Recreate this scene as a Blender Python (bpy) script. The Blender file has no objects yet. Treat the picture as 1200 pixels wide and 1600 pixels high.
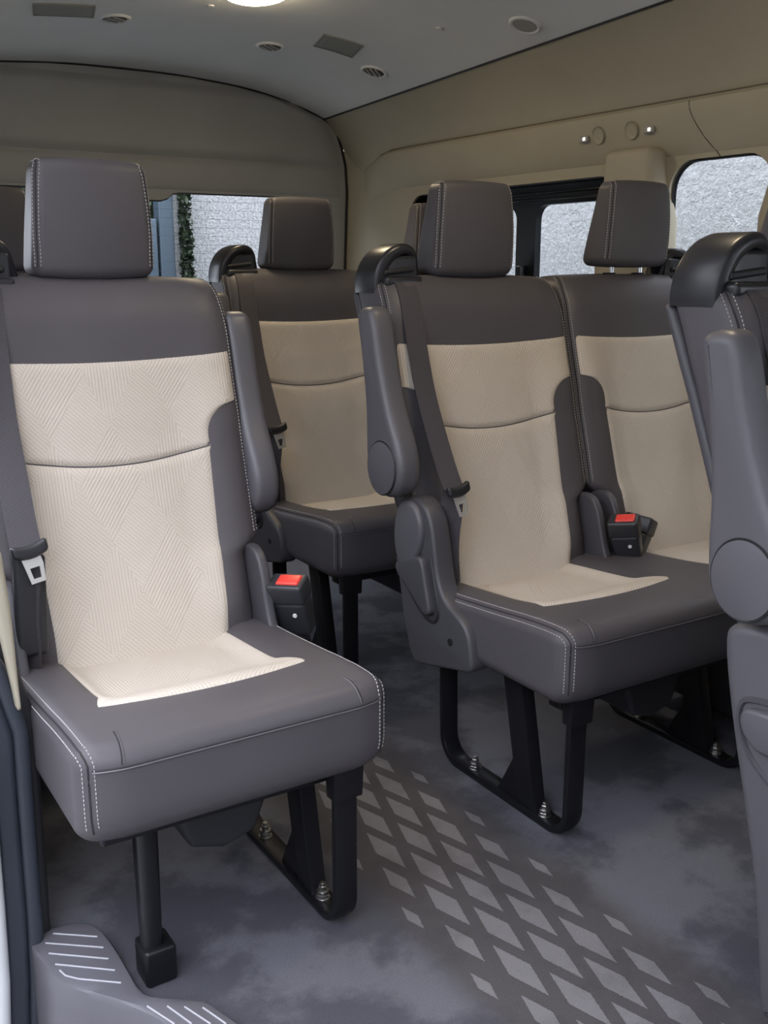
import bpy, bmesh, math, random
from mathutils import Vector, Matrix
from mathutils.bvhtree import BVHTree
random.seed(7)
SC = bpy.context.scene
COL = SC.collection
R = math.radians
# ------------------------------------------------------------------ camera
F_PX, PITCH, YAW, ROLL = 1578.7, -13.6, 32.12, 0.1
cam_data = bpy.data.cameras.new('camera')
cam = bpy.data.objects.new('camera', cam_data)
COL.objects.link(cam)
cam_data.sensor_fit = 'VERTICAL'
cam_data.sensor_height = 32.0
cam_data.lens = 32.0 * F_PX / 1600.0
cam_data.clip_start = 0.02
cp, cy_ = R(PITCH), R(YAW)
fw = Vector((math.sin(cy_) * math.cos(cp), math.cos(cy_) * math.cos(cp), math.sin(cp)))
rt = Vector((math.cos(cy_), -math.sin(cy_), 0))
up = rt.cross(fw)
rr = R(ROLL)
rt2 = rt * math.cos(rr) + up * math.sin(rr)
up2 = up * math.cos(rr) - rt * math.sin(rr)
M = Matrix((rt2, up2, -fw)).transposed().to_4x4()
M.translation = Vector((-0.53, -1.789, 1.029))
cam.matrix_world = M
SC.camera = cam
# ------------------------------------------------------------------ world, exposure
w = bpy.data.worlds.new('overcast_sky'); SC.world = w; w.use_nodes = True
wn = w.node_tree.nodes; bg = wn['Background']
bg.inputs[0].default_value = (0.84, 0.875, 1.0, 1)
bg.inputs[1].default_value = 6.7
SC.view_settings.view_transform = 'Standard'
SC.view_settings.look = 'None'
SC.view_settings.gamma = 1.0
SC.view_settings.use_curve_mapping = False
SC.view_settings.exposure = 0.0

# ------------------------------------------------------------------ node helpers
class NT:
    def __init__(s, name, base=(.5, .5, .5), rough=.5, metal=0.0, spec=.5):
        s.m = bpy.data.materials.new(name); s.m.use_nodes = True
        s.t = s.m.node_tree; s.n = s.t.nodes; s.l = s.t.links
        s.b = s.n['Principled BSDF']; s.out = s.n['Material Output']
        s.b.inputs['Base Color'].default_value = (*base, 1)
        s.b.inputs['Roughness'].default_value = rough
        s.b.inputs['Metallic'].default_value = metal
        s.b.inputs['Specular IOR Level'].default_value = spec
    def node(s, t, **k):
        n = s.n.new(t)
        for a, b in k.items(): setattr(n, a, b)
        return n
    def put(s, sock, v):
        if isinstance(v, bpy.types.NodeSocket): s.l.new(v, sock)
        else: sock.default_value = v
    def m_(s, op, a, b=0.0, c=0.0):
        n = s.node('ShaderNodeMath', operation=op)
        s.put(n.inputs[0], a); s.put(n.inputs[1], b); s.put(n.inputs[2], c)
        return n.outputs[0]
    def mix(s, f, a, b):
        n = s.node('ShaderNodeMix', data_type='RGBA')
        s.put(n.inputs['Factor'], f)
        for i, v in ((6, a), (7, b)):
            if isinstance(v, bpy.types.NodeSocket): s.l.new(v, n.inputs[i])
            else: n.inputs[i].default_value = (*v, 1)
        return n.outputs[2]
    def noise(s, scale, detail=3, rough=.5, vec=None):
        n = s.node('ShaderNodeTexNoise')
        n.inputs['Scale'].default_value = scale; n.inputs['Detail'].default_value = detail
        n.inputs['Roughness'].default_value = rough
        if vec is None: vec = s.obj()
        s.l.new(vec, n.inputs['Vector'])
        return n.outputs[0]
    def voro(s, scale, vec=None):
        n = s.node('ShaderNodeTexVoronoi')
        n.inputs['Scale'].default_value = scale
        s.l.new(vec or s.obj(), n.inputs['Vector'])
        return n.outputs['Distance']
    def obj(s):
        return s.node('ShaderNodeTexCoord').outputs['Object']
    def uv(s):
        return s.node('ShaderNodeTexCoord').outputs['UV']
    def sep(s, v):
        n = s.node('ShaderNodeSeparateXYZ'); s.l.new(v, n.inputs[0]); return n.outputs
    def ramp(s, f, a, b):
        n = s.node('ShaderNodeMapRange'); n.interpolation_type = 'SMOOTHSTEP'
        s.put(n.inputs['Value'], f); n.inputs['From Min'].default_value = a; n.inputs['From Max'].default_value = b
        return n.outputs[0]
    def bump(s, h, strength, dist):
        n = s.node('ShaderNodeBump')
        n.inputs['Strength'].default_value = strength; n.inputs['Distance'].default_value = dist
        s.l.new(h, n.inputs['Height']); s.l.new(n.outputs[0], s.b.inputs['Normal'])
    def col(s, c): s.l.new(c, s.b.inputs['Base Color'])

def simple(name, base, rough, metal=0.0, grain=None, spec=.5):
    t = NT(name, base, rough, metal, spec)
    if grain: t.bump(t.noise(grain[0], 2), grain[1], grain[2])
    return t.m

def mat_leather():
    t = NT('taupe_leather', rough=.48, spec=.35)
    n = t.noise(9, 3)
    t.col(t.mix(n, (.070, .063, .069), (.084, .077, .082)))
    g = t.voro(620)
    t.bump(g, .14, .0006)
    return t.m

def mat_fabric():
    t = NT('beige_woven_fabric', rough=.9, spec=.15)
    u, v, _ = t.sep(t.uv())
    def stripe(a, b, per):
        return t.m_('SINE', t.m_('MULTIPLY', t.m_('ADD', t.m_('MULTIPLY', u, a), t.m_('MULTIPLY', v, b)), 2 * math.pi / per))
    m1 = t.m_('GREATER_THAN', stripe(.92, .42, .21), 0.0)
    m2 = t.m_('GREATER_THAN', stripe(.88, -.55, .17), 0.15)
    p = .0056
    s0 = stripe(1, 0, p); s1 = stripe(.72, .69, p); s2 = stripe(.80, -.60, p)
    def lerp(f, a, b): return t.m_('ADD', t.m_('MULTIPLY', a, t.m_('SUBTRACT', 1.0, f)), t.m_('MULTIPLY', b, f))
    pat = lerp(m1, lerp(m2, s1, s0), lerp(m2, s2, s1))
    cross = t.m_('MULTIPLY', stripe(.25, .97, .0042), .35)
    h = t.m_('ADD', pat, cross)
    f = t.ramp(h, -1.1, .7)
    light = t.mix(t.m_('MULTIPLY', t.m_('ADD', m1, m2), .5), (.55, .492, .422), (.565, .507, .437))
    dark = t.mix(t.m_('MULTIPLY', t.m_('ADD', m1, m2), .5), (.475, .42, .352), (.49, .435, .367))
    t.col(t.mix(f, dark, light))
    t.bump(h, .28, .0008)
    return t.m

def mat_carpet():
    t = NT('grey_carpet_with_diamonds', rough=.96, spec=.1)
    o = t.obj(); x, y, z = t.sep(o)
    wob = t.m_('MULTIPLY', t.m_('SUBTRACT', t.noise(260, 1), .5), .16)
    dia = None
    for p in (0, 1):
        X = t.m_('DIVIDE', t.m_('SUBTRACT', x, .2785 + p * .0338), .0676)
        j = t.m_('ROUND', X); fx = t.m_('ABSOLUTE', t.m_('SUBTRACT', X, j))
        Y = t.m_('ADD', t.m_('DIVIDE', t.m_('ADD', y, .591), .19), .5 * p)
        fy = t.m_('ABSOLUTE', t.m_('SUBTRACT', Y, t.m_('ROUND', Y)))
        k = t.m_('ABSOLUTE', t.m_('SUBTRACT', t.m_('ADD', t.m_('MULTIPLY', j, 2.0), float(p)), 4.0))
        size = t.m_('SUBTRACT', 1.0, t.m_('ADD', t.m_('MULTIPLY', t.m_('GREATER_THAN', k, 2.5), .22), t.m_('MULTIPLY', t.m_('GREATER_THAN', k, 3.5), .27)))
        size = t.m_('MULTIPLY', size, t.m_('LESS_THAN', k, 4.5))
        d = t.m_('ADD', t.m_('ADD', t.m_('MULTIPLY', fx, .0676 / .0205), t.m_('MULTIPLY', fy, .19 / .067)), wob)
        q = t.m_('MULTIPLY', t.m_('LESS_THAN', d, size), t.m_('GREATER_THAN', size, .1))
        dia = q if dia is None else t.m_('MAXIMUM', dia, q)
    n1 = t.noise(3.4, 6, .62)
    blot = t.ramp(n1, .44, .56)
    fine = t.noise(420, 2, .7)
    base = t.mix(blot, (.102, .102, .119), (.182, .184, .208))
    band = t.m_('MULTIPLY', t.ramp(t.m_('ADD', x, t.m_('MULTIPLY', n1, .10)), .27, .33), t.m_('SUBTRACT', 1.0, t.ramp(t.m_('ADD', x, t.m_('MULTIPLY', n1, .10)), .60, .68)))
    base = t.mix(band, base, t.mix(blot, (.102, .094, .097), (.120, .112, .115)))
    c = t.mix(dia, base, t.mix(blot, (.222, .212, .217), (.28, .27, .278)))
    c = t.mix(t.m_('MULTIPLY', fine, .55), c, (.02, .02, .024))
    t.col(c)
    t.bump(t.noise(700, 2, .7), .6, .003)
    return t.m

def mat_stucco():
    t = NT('rough_cast_stucco', rough=.95, spec=.1)
    n = t.noise(26, 8, .68); n2 = t.noise(70, 4, .7)
    h = t.m_('ADD', n, t.m_('MULTIPLY', n2, .5))
    t.col(t.mix(t.ramp(n2, .3, .7), (.52, .53, .53), (.72, .73, .73)))
    t.bump(h, 1.0, .09)
    return t.m

def mat_rear_stone():
    t = NT('pale_stone_wall', rough=.95, spec=.1)
    n = t.noise(30, 9, .75); n2 = t.noise(80, 4, .7)
    t.col(t.mix(t.ramp(n2, .35, .62), (.52, .53, .54), (.92, .92, .92)))
    t.bump(t.m_('ADD', n, n2), 1.0, .05)
    return t.m

def mat_glass(nm='window_glass', tint=(.93, .96, .95)):
    m = bpy.data.materials.new(nm); m.use_nodes = True
    n = m.node_tree.nodes; l = m.node_tree.links; n.clear()
    o = n.new('ShaderNodeOutputMaterial'); mx = n.new('ShaderNodeMixShader'); tr = n.new('ShaderNodeBsdfTransparent'); g = n.new('ShaderNodeBsdfGlossy')
    tr.inputs[0].default_value = (*tint, 1); g.inputs['Roughness'].default_value = .02
    mx.inputs[0].default_value = .02
    l.new(tr.outputs[0], mx.inputs[1]); l.new(g.outputs[0], mx.inputs[2]); l.new(mx.outputs[0], o.inputs[0])
    return m

def mat_emit(name, c, s):
    t = NT(name, (.9, .9, .9), .4)
    t.b.inputs['Emission Color'].default_value = (*c, 1); t.b.inputs['Emission Strength'].default_value = s
    return t.m

def mat_mottle(name, a, b, scale, rough, bump=None):
    t = NT(name, rough=rough, spec=.3)
    n = t.noise(scale, 4)
    t.col(t.mix(t.ramp(n, .35, .65), a, b))
    if bump: t.bump(t.noise(bump[0], 3), bump[1], bump[2])
    return t.m

MT = dict(
    leather=mat_leather(), fabric=mat_fabric(), carpet=mat_carpet(), stucco=mat_stucco(), stone=mat_rear_stone(), glass=mat_glass(), tint=mat_glass('shaded_windscreen', (.85, .87, .87)),
    seam=simple('dark_seam_thread', (.022, .020, .023), .8),
    piping=simple('taupe_leather_piping', (.085, .079, .085), .4),
    stitch=simple('pale_stitching', (.42, .40, .39), .8),
    guide=simple('black_moulded_plastic', (.016, .016, .019), .33, 0, (900, .06, .0005)),
    taupe=simple('taupe_moulded_plastic', (.088, .084, .093), .42, 0, (900, .10, .0005)),
    shell=simple('dark_taupe_plastic', (.056, .053, .060), .45, 0, (900, .10, .0005)),
    dark=simple('black_plastic', (.018, .018, .021), .45),
    buckle=simple('buckle_plastic', (.028, .029, .034), .40),
    belt=None,
    black=simple('black_painted_steel', (.008, .008, .010), .34, spec=.35),
    steel=simple('zinc_steel', (.42, .41, .39), .32, 1.0),
    tongue=simple('satin_steel', (.80, .78, .74), .38, .7),
    chrome=simple('chrome', (.75, .75, .75), .12, 1.0),
    red=simple('red_release_button', (.75, .06, .045), .35),
    white=simple('white_print', (.8, .8, .8), .5),
    liner=mat_mottle('grey_headliner', (.66, .67, .66), (.68, .69, .68), 6, .92, (500, .15, .001)),
    cream=mat_mottle('cream_trim', (.35, .315, .24), (.365, .33, .253), 5, .55, (600, .08, .0005)),
    hatch=mat_mottle('grey_cream_hatch_trim', (.30, .302, .297), (.315, .317, .311), 5, .6, (600, .08, .0005)),
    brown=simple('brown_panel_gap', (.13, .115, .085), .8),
    rubber=simple('black_rubber', (.010, .010, .011), .55),
    seal=simple('blue_black_door_seal', (.030, .036, .048), .42),
    frame=simple('black_window_frame', (.006, .007, .009), .4, spec=.25),
    scuff=simple('grey_scuff_plastic', (.115, .112, .125), .48, 0, (900, .15, .0006)),
    ridge=simple('pale_ridge', (.45, .45, .48), .4),
    paint=simple('white_paint', (.75, .76, .77), .2),
    grille=simple('grey_grille_fabric', (.26, .265, .245), .9, 0, (1500, .5, .001)),
    vent=simple('vent_plastic', (.30, .29, .27), .5),
    lens=mat_emit('lamp_lens', (1.0, .81, .53), 54.0),
    clip=mat_emit('clip_indicator', (1.0, .97, .92), 1.2),
    gate=simple('blue_grey_gate_paint', (.055, .080, .105), .4),
    ivy=mat_mottle('ivy_leaves', (.02, .035, .018), (.05, .07, .04), 30, .6),
    ground=mat_mottle('concrete_ground', (.26, .26, .25), (.34, .34, .33), 2, .9, (60, .3, .01)),
)
def mat_belt():
    t = NT('seat_belt_webbing', rough=.62, spec=.35)
    u, v, _ = t.sep(t.uv())
    s = t.m_('SINE', t.m_('MULTIPLY', t.m_('ADD', u, t.m_('MULTIPLY', v, .35)), 2 * math.pi / .004))
    t.col(t.mix(t.ramp(s, -1, 1), (.046, .041, .047), (.060, .054, .060)))
    t.bump(s, .2, .0005)
    return t.m
MT['belt'] = mat_belt()

# ------------------------------------------------------------------ mesh helpers
class MB:
    def __init__(s): s.v = []; s.f = []; s.uv = None
    def add(s, vs, fs):
        k = len(s.v); s.v += [tuple(p) for p in vs]; s.f += [tuple(i + k for i in f) for f in fs]; return s
    def tf(s, fn): s.v = [tuple(fn(*p)) for p in s.v]; return s
    def bvh(s): return BVHTree.FromPolygons(s.v, s.f)
    def mesh(s, name, smooth=35):
        me = bpy.data.meshes.new(name); me.from_pydata(s.v, [], s.f)
        bm = bmesh.new(); bm.from_mesh(me); bmesh.ops.recalc_face_normals(bm, faces=bm.faces); bm.to_mesh(me); bm.free()
        if s.uv:
            ul = me.uv_layers.new(name='UVMap')
            for lp in me.loops: ul.data[lp.index].uv = s.uv[lp.vertex_index]
        if smooth:
            me.shade_smooth(); me.set_sharp_from_angle(angle=R(smooth))
        me.update(); return me

def lerp(a, b, t): return a + (b - a) * t
def sst(x, a, b):
    t = min(1, max(0, (x - a) / (b - a))); return t * t * (3 - 2 * t)
def interp(tab, x):
    if x <= tab[0][0]: return tab[0][1]
    for (a, fa), (b, fb) in zip(tab, tab[1:]):
        if x <= b: return fa + (fb - fa) * (x - a) / (b - a)
    return tab[-1][1]
def sinterp(tab, x):      # smooth (Catmull-Rom) table
    n = len(tab)
    if x <= tab[0][0]: return tab[0][1]
    if x >= tab[-1][0]: return tab[-1][1]
    for i in range(n - 1):
        if x <= tab[i + 1][0]:
            x0, y0 = tab[i]; x1, y1 = tab[i + 1]
            d0 = (tab[i + 1][1] - tab[max(0, i - 1)][1]) / (tab[i + 1][0] - tab[max(0, i - 1)][0])
            d1 = (tab[min(n - 1, i + 2)][1] - tab[i][1]) / (tab[min(n - 1, i + 2)][0] - tab[i][0])
            h = x1 - x0; t = (x - x0) / h
            return (2*t**3 - 3*t*t + 1)*y0 + (t**3 - 2*t*t + t)*h*d0 + (-2*t**3 + 3*t*t)*y1 + (t**3 - t*t)*h*d1
def smooth_poly(pts, it=2, closed=True):
    for _ in range(it):
        q = []; n = len(pts)
        rng = range(n if closed else n - 1)
        if not closed: q.append(pts[0])
        for i in rng:
            a, b = pts[i], pts[(i + 1) % n]
            q.append(tuple(.75 * x + .25 * y for x, y in zip(a, b))); q.append(tuple(.25 * x + .75 * y for x, y in zip(a, b)))
        if not closed: q.append(pts[-1])
        pts = q
    return pts

def rbox(c, size, r, m=(6, 6, 6), k=4):
    """rounded box, m core divisions per axis, k divisions per rounded edge"""
    h = [s / 2 for s in size]; r = min(r, min(h) * .999)
    def ax(i):
        core = h[i] - r
        e = [core + r * math.tan(math.pi / 4 * j / k) for j in range(k + 1)]
        mid = [lerp(-core, core, j / m[i]) for j in range(1, m[i])]
        return [-x for x in reversed(e)] + mid + e
    A = [ax(0), ax(1), ax(2)]
    mb = MB(); idx = {}
    def vert(p):
        key = tuple(round(x, 6) for x in p)
        if key in idx: return idx[key]
        q = [max(-(h[i] - r), min(h[i] - r, p[i])) for i in range(3)]
        d = Vector([p[i] - q[i] for i in range(3)])
        if d.length > 1e-9: d = d.normalized() * r
        mb.v.append((q[0] + d[0] + c[0], q[1] + d[1] + c[1], q[2] + d[2] + c[2]))
        idx[key] = len(mb.v) - 1; return idx[key]
    for axis in range(3):
        b, g = [(1, 2), (0, 2), (0, 1)][axis]
        for s in (-1, 1):
            for i in range(len(A[b]) - 1):
                for j in range(len(A[g]) - 1):
                    ring = []
                    for di, dj in ((0, 0), (1, 0), (1, 1), (0, 1)):
                        p = [0, 0, 0]; p[axis] = s * h[axis]; p[b] = A[b][i + di]; p[g] = A[g][j + dj]
                        ring.append(vert(p))
                    mb.f.append(tuple(ring))
    return mb

def grid(nu, nv, fn, uvfn=None):
    mb = MB(); uv = []
    for j in range(nv + 1):
        for i in range(nu + 1):
            mb.v.append(tuple(fn(i / nu, j / nv)))
            if uvfn: uv.append(uvfn(i / nu, j / nv))
    for j in range(nv):
        for i in range(nu):
            a = j * (nu + 1) + i; mb.f.append((a, a + 1, a + nu + 2, a + nu + 1))
    if uvfn: mb.uv = uv
    return mb

def sweep(path, prof, closed=False, upv=(0, 0, 1), cap=True, scale=None):
    """prof: list of (a, b) along side and up vectors"""
    mb = MB(); P = [Vector(p) for p in path]; n = len(P); k = len(prof); U = Vector(upv)
    for i in range(n):
        a = P[(i - 1) % n] if (closed or i > 0) else P[i]; b = P[(i + 1) % n] if (closed or i < n - 1) else P[i]
        t = (b - a).normalized(); s = t.cross(U)
        if s.length < 1e-4: s = t.cross(Vector((0, 1, 0.01)))
        s.normalize(); u = s.cross(t)
        sc = scale[i] if scale else 1
        for (x, y) in prof: mb.v.append(tuple(P[i] + s * x * sc + u * y * sc))
    for i in range(n if closed else n - 1):
        for j in range(k):
            a = i * k + j; b = i * k + (j + 1) % k; c = ((i + 1) % n) * k + (j + 1) % k; d = ((i + 1) % n) * k + j
            mb.f.append((a, b, c, d))
    if cap and not closed:
        mb.f.append(tuple(range(k))); mb.f.append(tuple((n - 1) * k + j for j in range(k)))
    return mb
def circ(r, n=8): return [(r * math.cos(2 * math.pi * i / n), r * math.sin(2 * math.pi * i / n)) for i in range(n)]
def rrect(w_, h_, r, n=3):
    o = []
    for cx, cy, a0 in ((w_/2 - r, h_/2 - r, 0), (-w_/2 + r, h_/2 - r, 90), (-w_/2 + r, -h_/2 + r, 180), (w_/2 - r, -h_/2 + r, 270)):
        for i in range(n + 1):
            a = R(a0 + 90 * i / n); o.append((cx + r * math.cos(a), cy + r * math.sin(a)))
    return o
def tube(path, r, n=6, **k): return sweep(path, circ(r, n), **k)

def cyl(c, r, h, axis=2, n=20, bev=0.0, r2=None):
    mb = MB(); r2 = r if r2 is None else r2
    lv = [(-h/2, r - bev), (-h/2 + bev, r), (h/2 - bev, r2), (h/2, r2 - bev)] if bev else [(-h/2, r), (h/2, r2)]
    for z, q in lv:
        for i in range(n):
            a = 2 * math.pi * i / n; p = [q * math.cos(a), q * math.sin(a), z]
            if axis == 0: p = [p[2], p[0], p[1]]
            if axis == 1: p = [p[0], p[2], p[1]]
            mb.v.append((p[0] + c[0], p[1] + c[1], p[2] + c[2]))
    for j in range(len(lv) - 1):
        for i in range(n): mb.f.append((j*n + i, j*n + (i+1) % n, (j+1)*n + (i+1) % n, (j+1)*n + i))
    mb.f.append(tuple(range(n))); mb.f.append(tuple((len(lv)-1)*n + i for i in range(n)))
    return mb

def extrude(poly, a0, a1, axis=0, bev=.003, steps=2):
    """poly in the two other axes; slab from a0 to a1 with bevelled rims"""
    n = len(poly); ar = sum(poly[i][0]*poly[(i+1) % n][1] - poly[(i+1) % n][0]*poly[i][1] for i in range(n))
    if ar < 0: poly = poly[::-1]
    def inset(d):
        o = []
        for i in range(n):
            p0, p1, p2 = Vector(poly[i-1]), Vector(poly[i]), Vector(poly[(i+1) % n])
            e1 = (p1 - p0); e2 = (p2 - p1)
            n1 = Vector((-e1.y, e1.x)); n2 = Vector((-e2.y, e2.x))
            if n1.length > 1e-9: n1.normalize()
            if n2.length > 1e-9: n2.normalize()
            nn = n1 + n2
            if nn.length < 1e-6: nn = n1
            nn.normalize(); o.append(p1 + nn * d / max(.5, nn.dot(n1)))
        return o
    mb = MB(); lev = []
    for i in range(steps + 1):
        a = math.pi / 2 * i / steps; lev.append((a0 + bev * (1 - math.sin(a)), bev * (1 - math.cos(a))))
    lev = [(a0 + bev * (1 - math.cos(math.pi/2*i/steps)), bev * (1 - math.sin(math.pi/2*i/steps))) for i in range(steps + 1)]
    lev += [(a1 - (p - a0), d) for p, d in reversed(lev)]
    for p, d in lev:
        for q in inset(d):
            t = [q[0], q[1]]; t.insert(axis, p); mb.v.append(tuple(t))
    for j in range(len(lev) - 1):
        for i in range(n): mb.f.append((j*n + i, j*n + (i+1) % n, (j+1)*n + (i+1) % n, (j+1)*n + i))
    mb.f.append(tuple(range(n))); mb.f.append(tuple((len(lev)-1)*n + i for i in range(n)))
    return mb

def holed(outer, holes, fn):
    """planar sheet with holes; fn maps (a, b) to 3D"""
    bm = bmesh.new(); es = []
    for loop in [outer] + holes:
        vs = [bm.verts.new((p[0], p[1], 0)) for p in loop]
        for i in range(len(vs)): es.append(bm.edges.new((vs[i], vs[(i+1) % len(vs)])))
    bmesh.ops.triangle_fill(bm, edges=es, use_beauty=True, normal=(0, 0, 1))
    bm.verts.index_update(); mb = MB()
    mb.add([fn(v.co.x, v.co.y) for v in bm.verts], [[v.index for v in f.verts] for f in bm.faces]); bm.free()
    return mb
def loopwall(loop, fa, fb):
    mb = MB(); n = len(loop)
    mb.v = [tuple(fa(*p)) for p in loop] + [tuple(fb(*p)) for p in loop]
    mb.f = [(i, (i+1) % n, n + (i+1) % n, n + i) for i in range(n)]
    return mb
def rr_loop(y0, y1, z0, z1, r, n=6):
    return [(a + (y0 + y1)/2, b + (z0 + z1)/2) for a, b in rrect(y1 - y0, z1 - z0, r, n)]

def stitches(path, normals, step=.0062, ln=.0040, wd=.0015, ht=.0011, lift=.0004):
    mb = MB(); P = [Vector(p) for p in path]; d = [0]
    for a, b in zip(P, P[1:]): d.append(d[-1] + (b - a).length)
    s = step; i = 0
    while s < d[-1] - step:
        while d[i + 1] < s: i += 1
        t = (s - d[i]) / max(1e-9, d[i+1] - d[i]); p = P[i].lerp(P[i+1], t)
        T = (P[i+1] - P[i]).normalized(); N = Vector(normals[i]).normalized(); S = T.cross(N).normalized(); p = p + N * lift
        a, b = T * ln / 2, S * wd / 2; c = N * ht
        vs = [p - a - b, p + a - b, p + a + b, p - a + b, p - a*.6 - b*.4 + c, p + a*.6 - b*.4 + c, p + a*.6 + b*.4 + c, p - a*.6 + b*.4 + c]
        mb.add(vs, [(4, 5, 6, 7), (0, 1, 5, 4), (1, 2, 6, 5), (2, 3, 7, 6), (3, 0, 4, 7)])
        s += step
    return mb
def cast(bvh, origins, dr):
    P, N = [], []
    for o in origins:
        h, n, _, _ = bvh.ray_cast(Vector(o), Vector(dr))
        if h is None: continue
        if n.dot(Vector(dr)) > 0: n = -n
        P.append(h); N.append(n)
    return P, N
def nearest(bvh, pts, cen=(0, -.35, .33)):
    P, N = [], []
    for o in pts:
        o = Vector(o)
        h, n, _, _ = bvh.find_nearest(o)
        c_ = Vector(cen(h) if callable(cen) else cen)
        if n.dot(h - c_) < 0: n = -n
        P.append(h); N.append(n)
    return P, N
def dens(pts, step=.012):
    o = []
    for a, b in zip(pts, pts[1:]):
        a, b = Vector(a), Vector(b); k = max(1, int((b - a).length / step))
        o += [a.lerp(b, i / k) for i in range(k)]
    o.append(Vector(pts[-1])); return o

# ------------------------------------------------------------------ object helpers
def obj(name, me, mat, parent=None, loc=(0, 0, 0), rot=(0, 0, 0), label=None):
    o = bpy.data.objects.new(name, me)
    if isinstance(me, bpy.types.Mesh) and mat is not None and not me.materials: me.materials.append(MT[mat])
    COL.objects.link(o); o.location = loc; o.rotation_euler = rot
    if parent is not None: o.parent = parent
    if label: o['label'] = label
    return o
def tag(o, label, cat=None, group=None, kind=None):
    o['label'] = label
    if cat: o['category'] = cat
    if group: o['group'] = group
    if kind: o['kind'] = kind
    return o
def empty(name, loc): 
    o = bpy.data.objects.new(name, None); COL.objects.link(o); o.location = loc; o.empty_display_size = .1; return o
CACHE = {}
def cached(key, fn):
    if key not in CACHE: CACHE[key] = fn()
    return CACHE[key]

# ================================================================== VAN SHELL
XR = 1.60; XC = .68; YH = 1.83; YF = -2.45; XL = 2 * XC - XR
def zc(y): return 1.690 + .044 * (YH - min(YH, max(-.6, y)))
DROP = [(0, 0), (.2, .004), (.42, .020), (.52, .034), (.62, .055), (.69, .075), (.75, .095), (.783, .108)]
def zceil(x, y): return zc(y) - sinterp(DROP, abs(x - XC))
def roofx(): return .783
# floor
floor_poly = [(-.27, YH), (XR + .02, YH), (XR + .02, YF), (-.02, YF), (-.03, -.80), (-.066, -.69), (-.083, -.633), (-.093, -.611), (-.147, -.580), (-.161, -.556), (-.164, -.37), (-.27, -.34)]
fl = holed(floor_poly, [], lambda a, b: (a, b, 0)).mesh('floor', 0)
tag(obj('floor', fl, 'carpet'), 'grey van carpet with a band of pale diamonds down the aisle', kind='structure')
# ceiling
ce = grid(40, 30, lambda u, v: (lerp(XC - .783, XC + .783, u), lerp(YF, YH + .02, v), zceil(lerp(XC - .783, XC + .783, u), lerp(YF, YH, v)))).mesh('ceiling')
ceiling = tag(obj('ceiling', ce, 'liner'), 'grey fabric van headliner curving down at the sides', kind='structure')
# side walls
W1 = (.372, 1.43, .86, 1.283); W2 = (-.135, .186, .86, 1.302); W3 = (-1.30, -.36, .86, 1.262); W0 = (-2.3, -1.5, .86, 1.262)
REVEAL = {}
def side_wall(name, sgn, y0, wins, label):
    X = lambda d: XC + sgn * (XR - XC - d)
    holes = [rr_loop(a, b, c, d, .075) for a, b, c, d in wins]
    mb = holed([(y0, -.05), (YH, -.05), (YH, 1.325), (y0, 1.325)], holes, lambda y, z: (X(0), y, z))
    for h in holes: 
        q = loopwall(h, lambda y, z: (X(0), y, z), lambda y, z: (X(-.030), y, z)); mb.add(q.v, q.f)
    wall = tag(obj(name, mb.mesh(name, 40), 'cream'), label, kind='structure')
    # waist duct panel under the ledge
    prof = [(.0, 1.314), (.004, 1.320), (.018, 1.352), (.032, 1.40), (.036, 1.425), (.034, 1.438), (.024, 1.447), (.004, 1.449), (-.02, 1.449)]
    def fade(y): return sst(y, 1.72, 1.50)
    q = grid(60, len(prof) - 1, lambda u, v: (X(prof[round(v * (len(prof)-1))][0] * (1 - fade(lerp(y0, YH, u)) * 0) * sst(lerp(y0, YH, u), 1.80, 1.58) + .001),
                                               lerp(y0, YH, u), prof[round(v * (len(prof)-1))][1] - .05 * (1 - sst(lerp(y0, YH, u), 1.80, 1.50))))
    obj('duct_panel', q.mesh(name + '_duct'), 'cream', wall)
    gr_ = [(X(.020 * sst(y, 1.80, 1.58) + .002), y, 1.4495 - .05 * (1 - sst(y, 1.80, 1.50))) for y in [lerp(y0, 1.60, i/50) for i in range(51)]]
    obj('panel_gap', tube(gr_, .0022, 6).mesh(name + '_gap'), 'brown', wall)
    # upper wall to the roof seam
    n = 10
    def upw(u, v):
        y = lerp(y0, YH, u); zt = zceil(XC + .783, y)
        x = lerp(-.004, XR - XC - .783, v ** 1.7); z = lerp(1.395 - .08*(1 - sst(y, 1.80, 1.45)), zt, 1 - (1 - v) ** 1.15)
        return (X(x), y, z)
    obj('upper_panel', grid(40, n, upw).mesh(name + '_upper'), 'cream', wall)
    seam = [(X(XR - XC - .783) , y, zceil(XC + .783, y) - .002) for y in [lerp(y0, YH, i / 30) for i in range(31)]]
    obj('roof_seam', tube(seam, .0032, 6).mesh(name + '_seam'), 'rubber', wall)
    return wall
wall_r = side_wall('wall_right', 1, YF, [W1, W2, W3, W0], 'cream van side wall with windows on the far side')
wall_l = side_wall('wall_left', -1, -.12, [(.05, .75, .86, 1.262), (.85, 1.5, .86, 1.262)], 'cream van side wall behind the sliding door')
dh = rbox((XL - .03, -.98, 1.58), (.14, 1.34, .30), .04, (2, 6, 3), 4)
obj('door_header', dh.mesh('door_header'), 'cream', wall_l)
fr = [(YF, -.05), (-1.64, -.05), (-1.66, 1.80), (YF, 1.80)]
mbf = holed(fr, [rr_loop(-2.30, -1.78, .92, 1.36, .08)], lambda y, z: (XL, y, z))
obj('front_side_panel', mbf.mesh('front_side_panel', 0), 'cream', wall_l)
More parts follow.
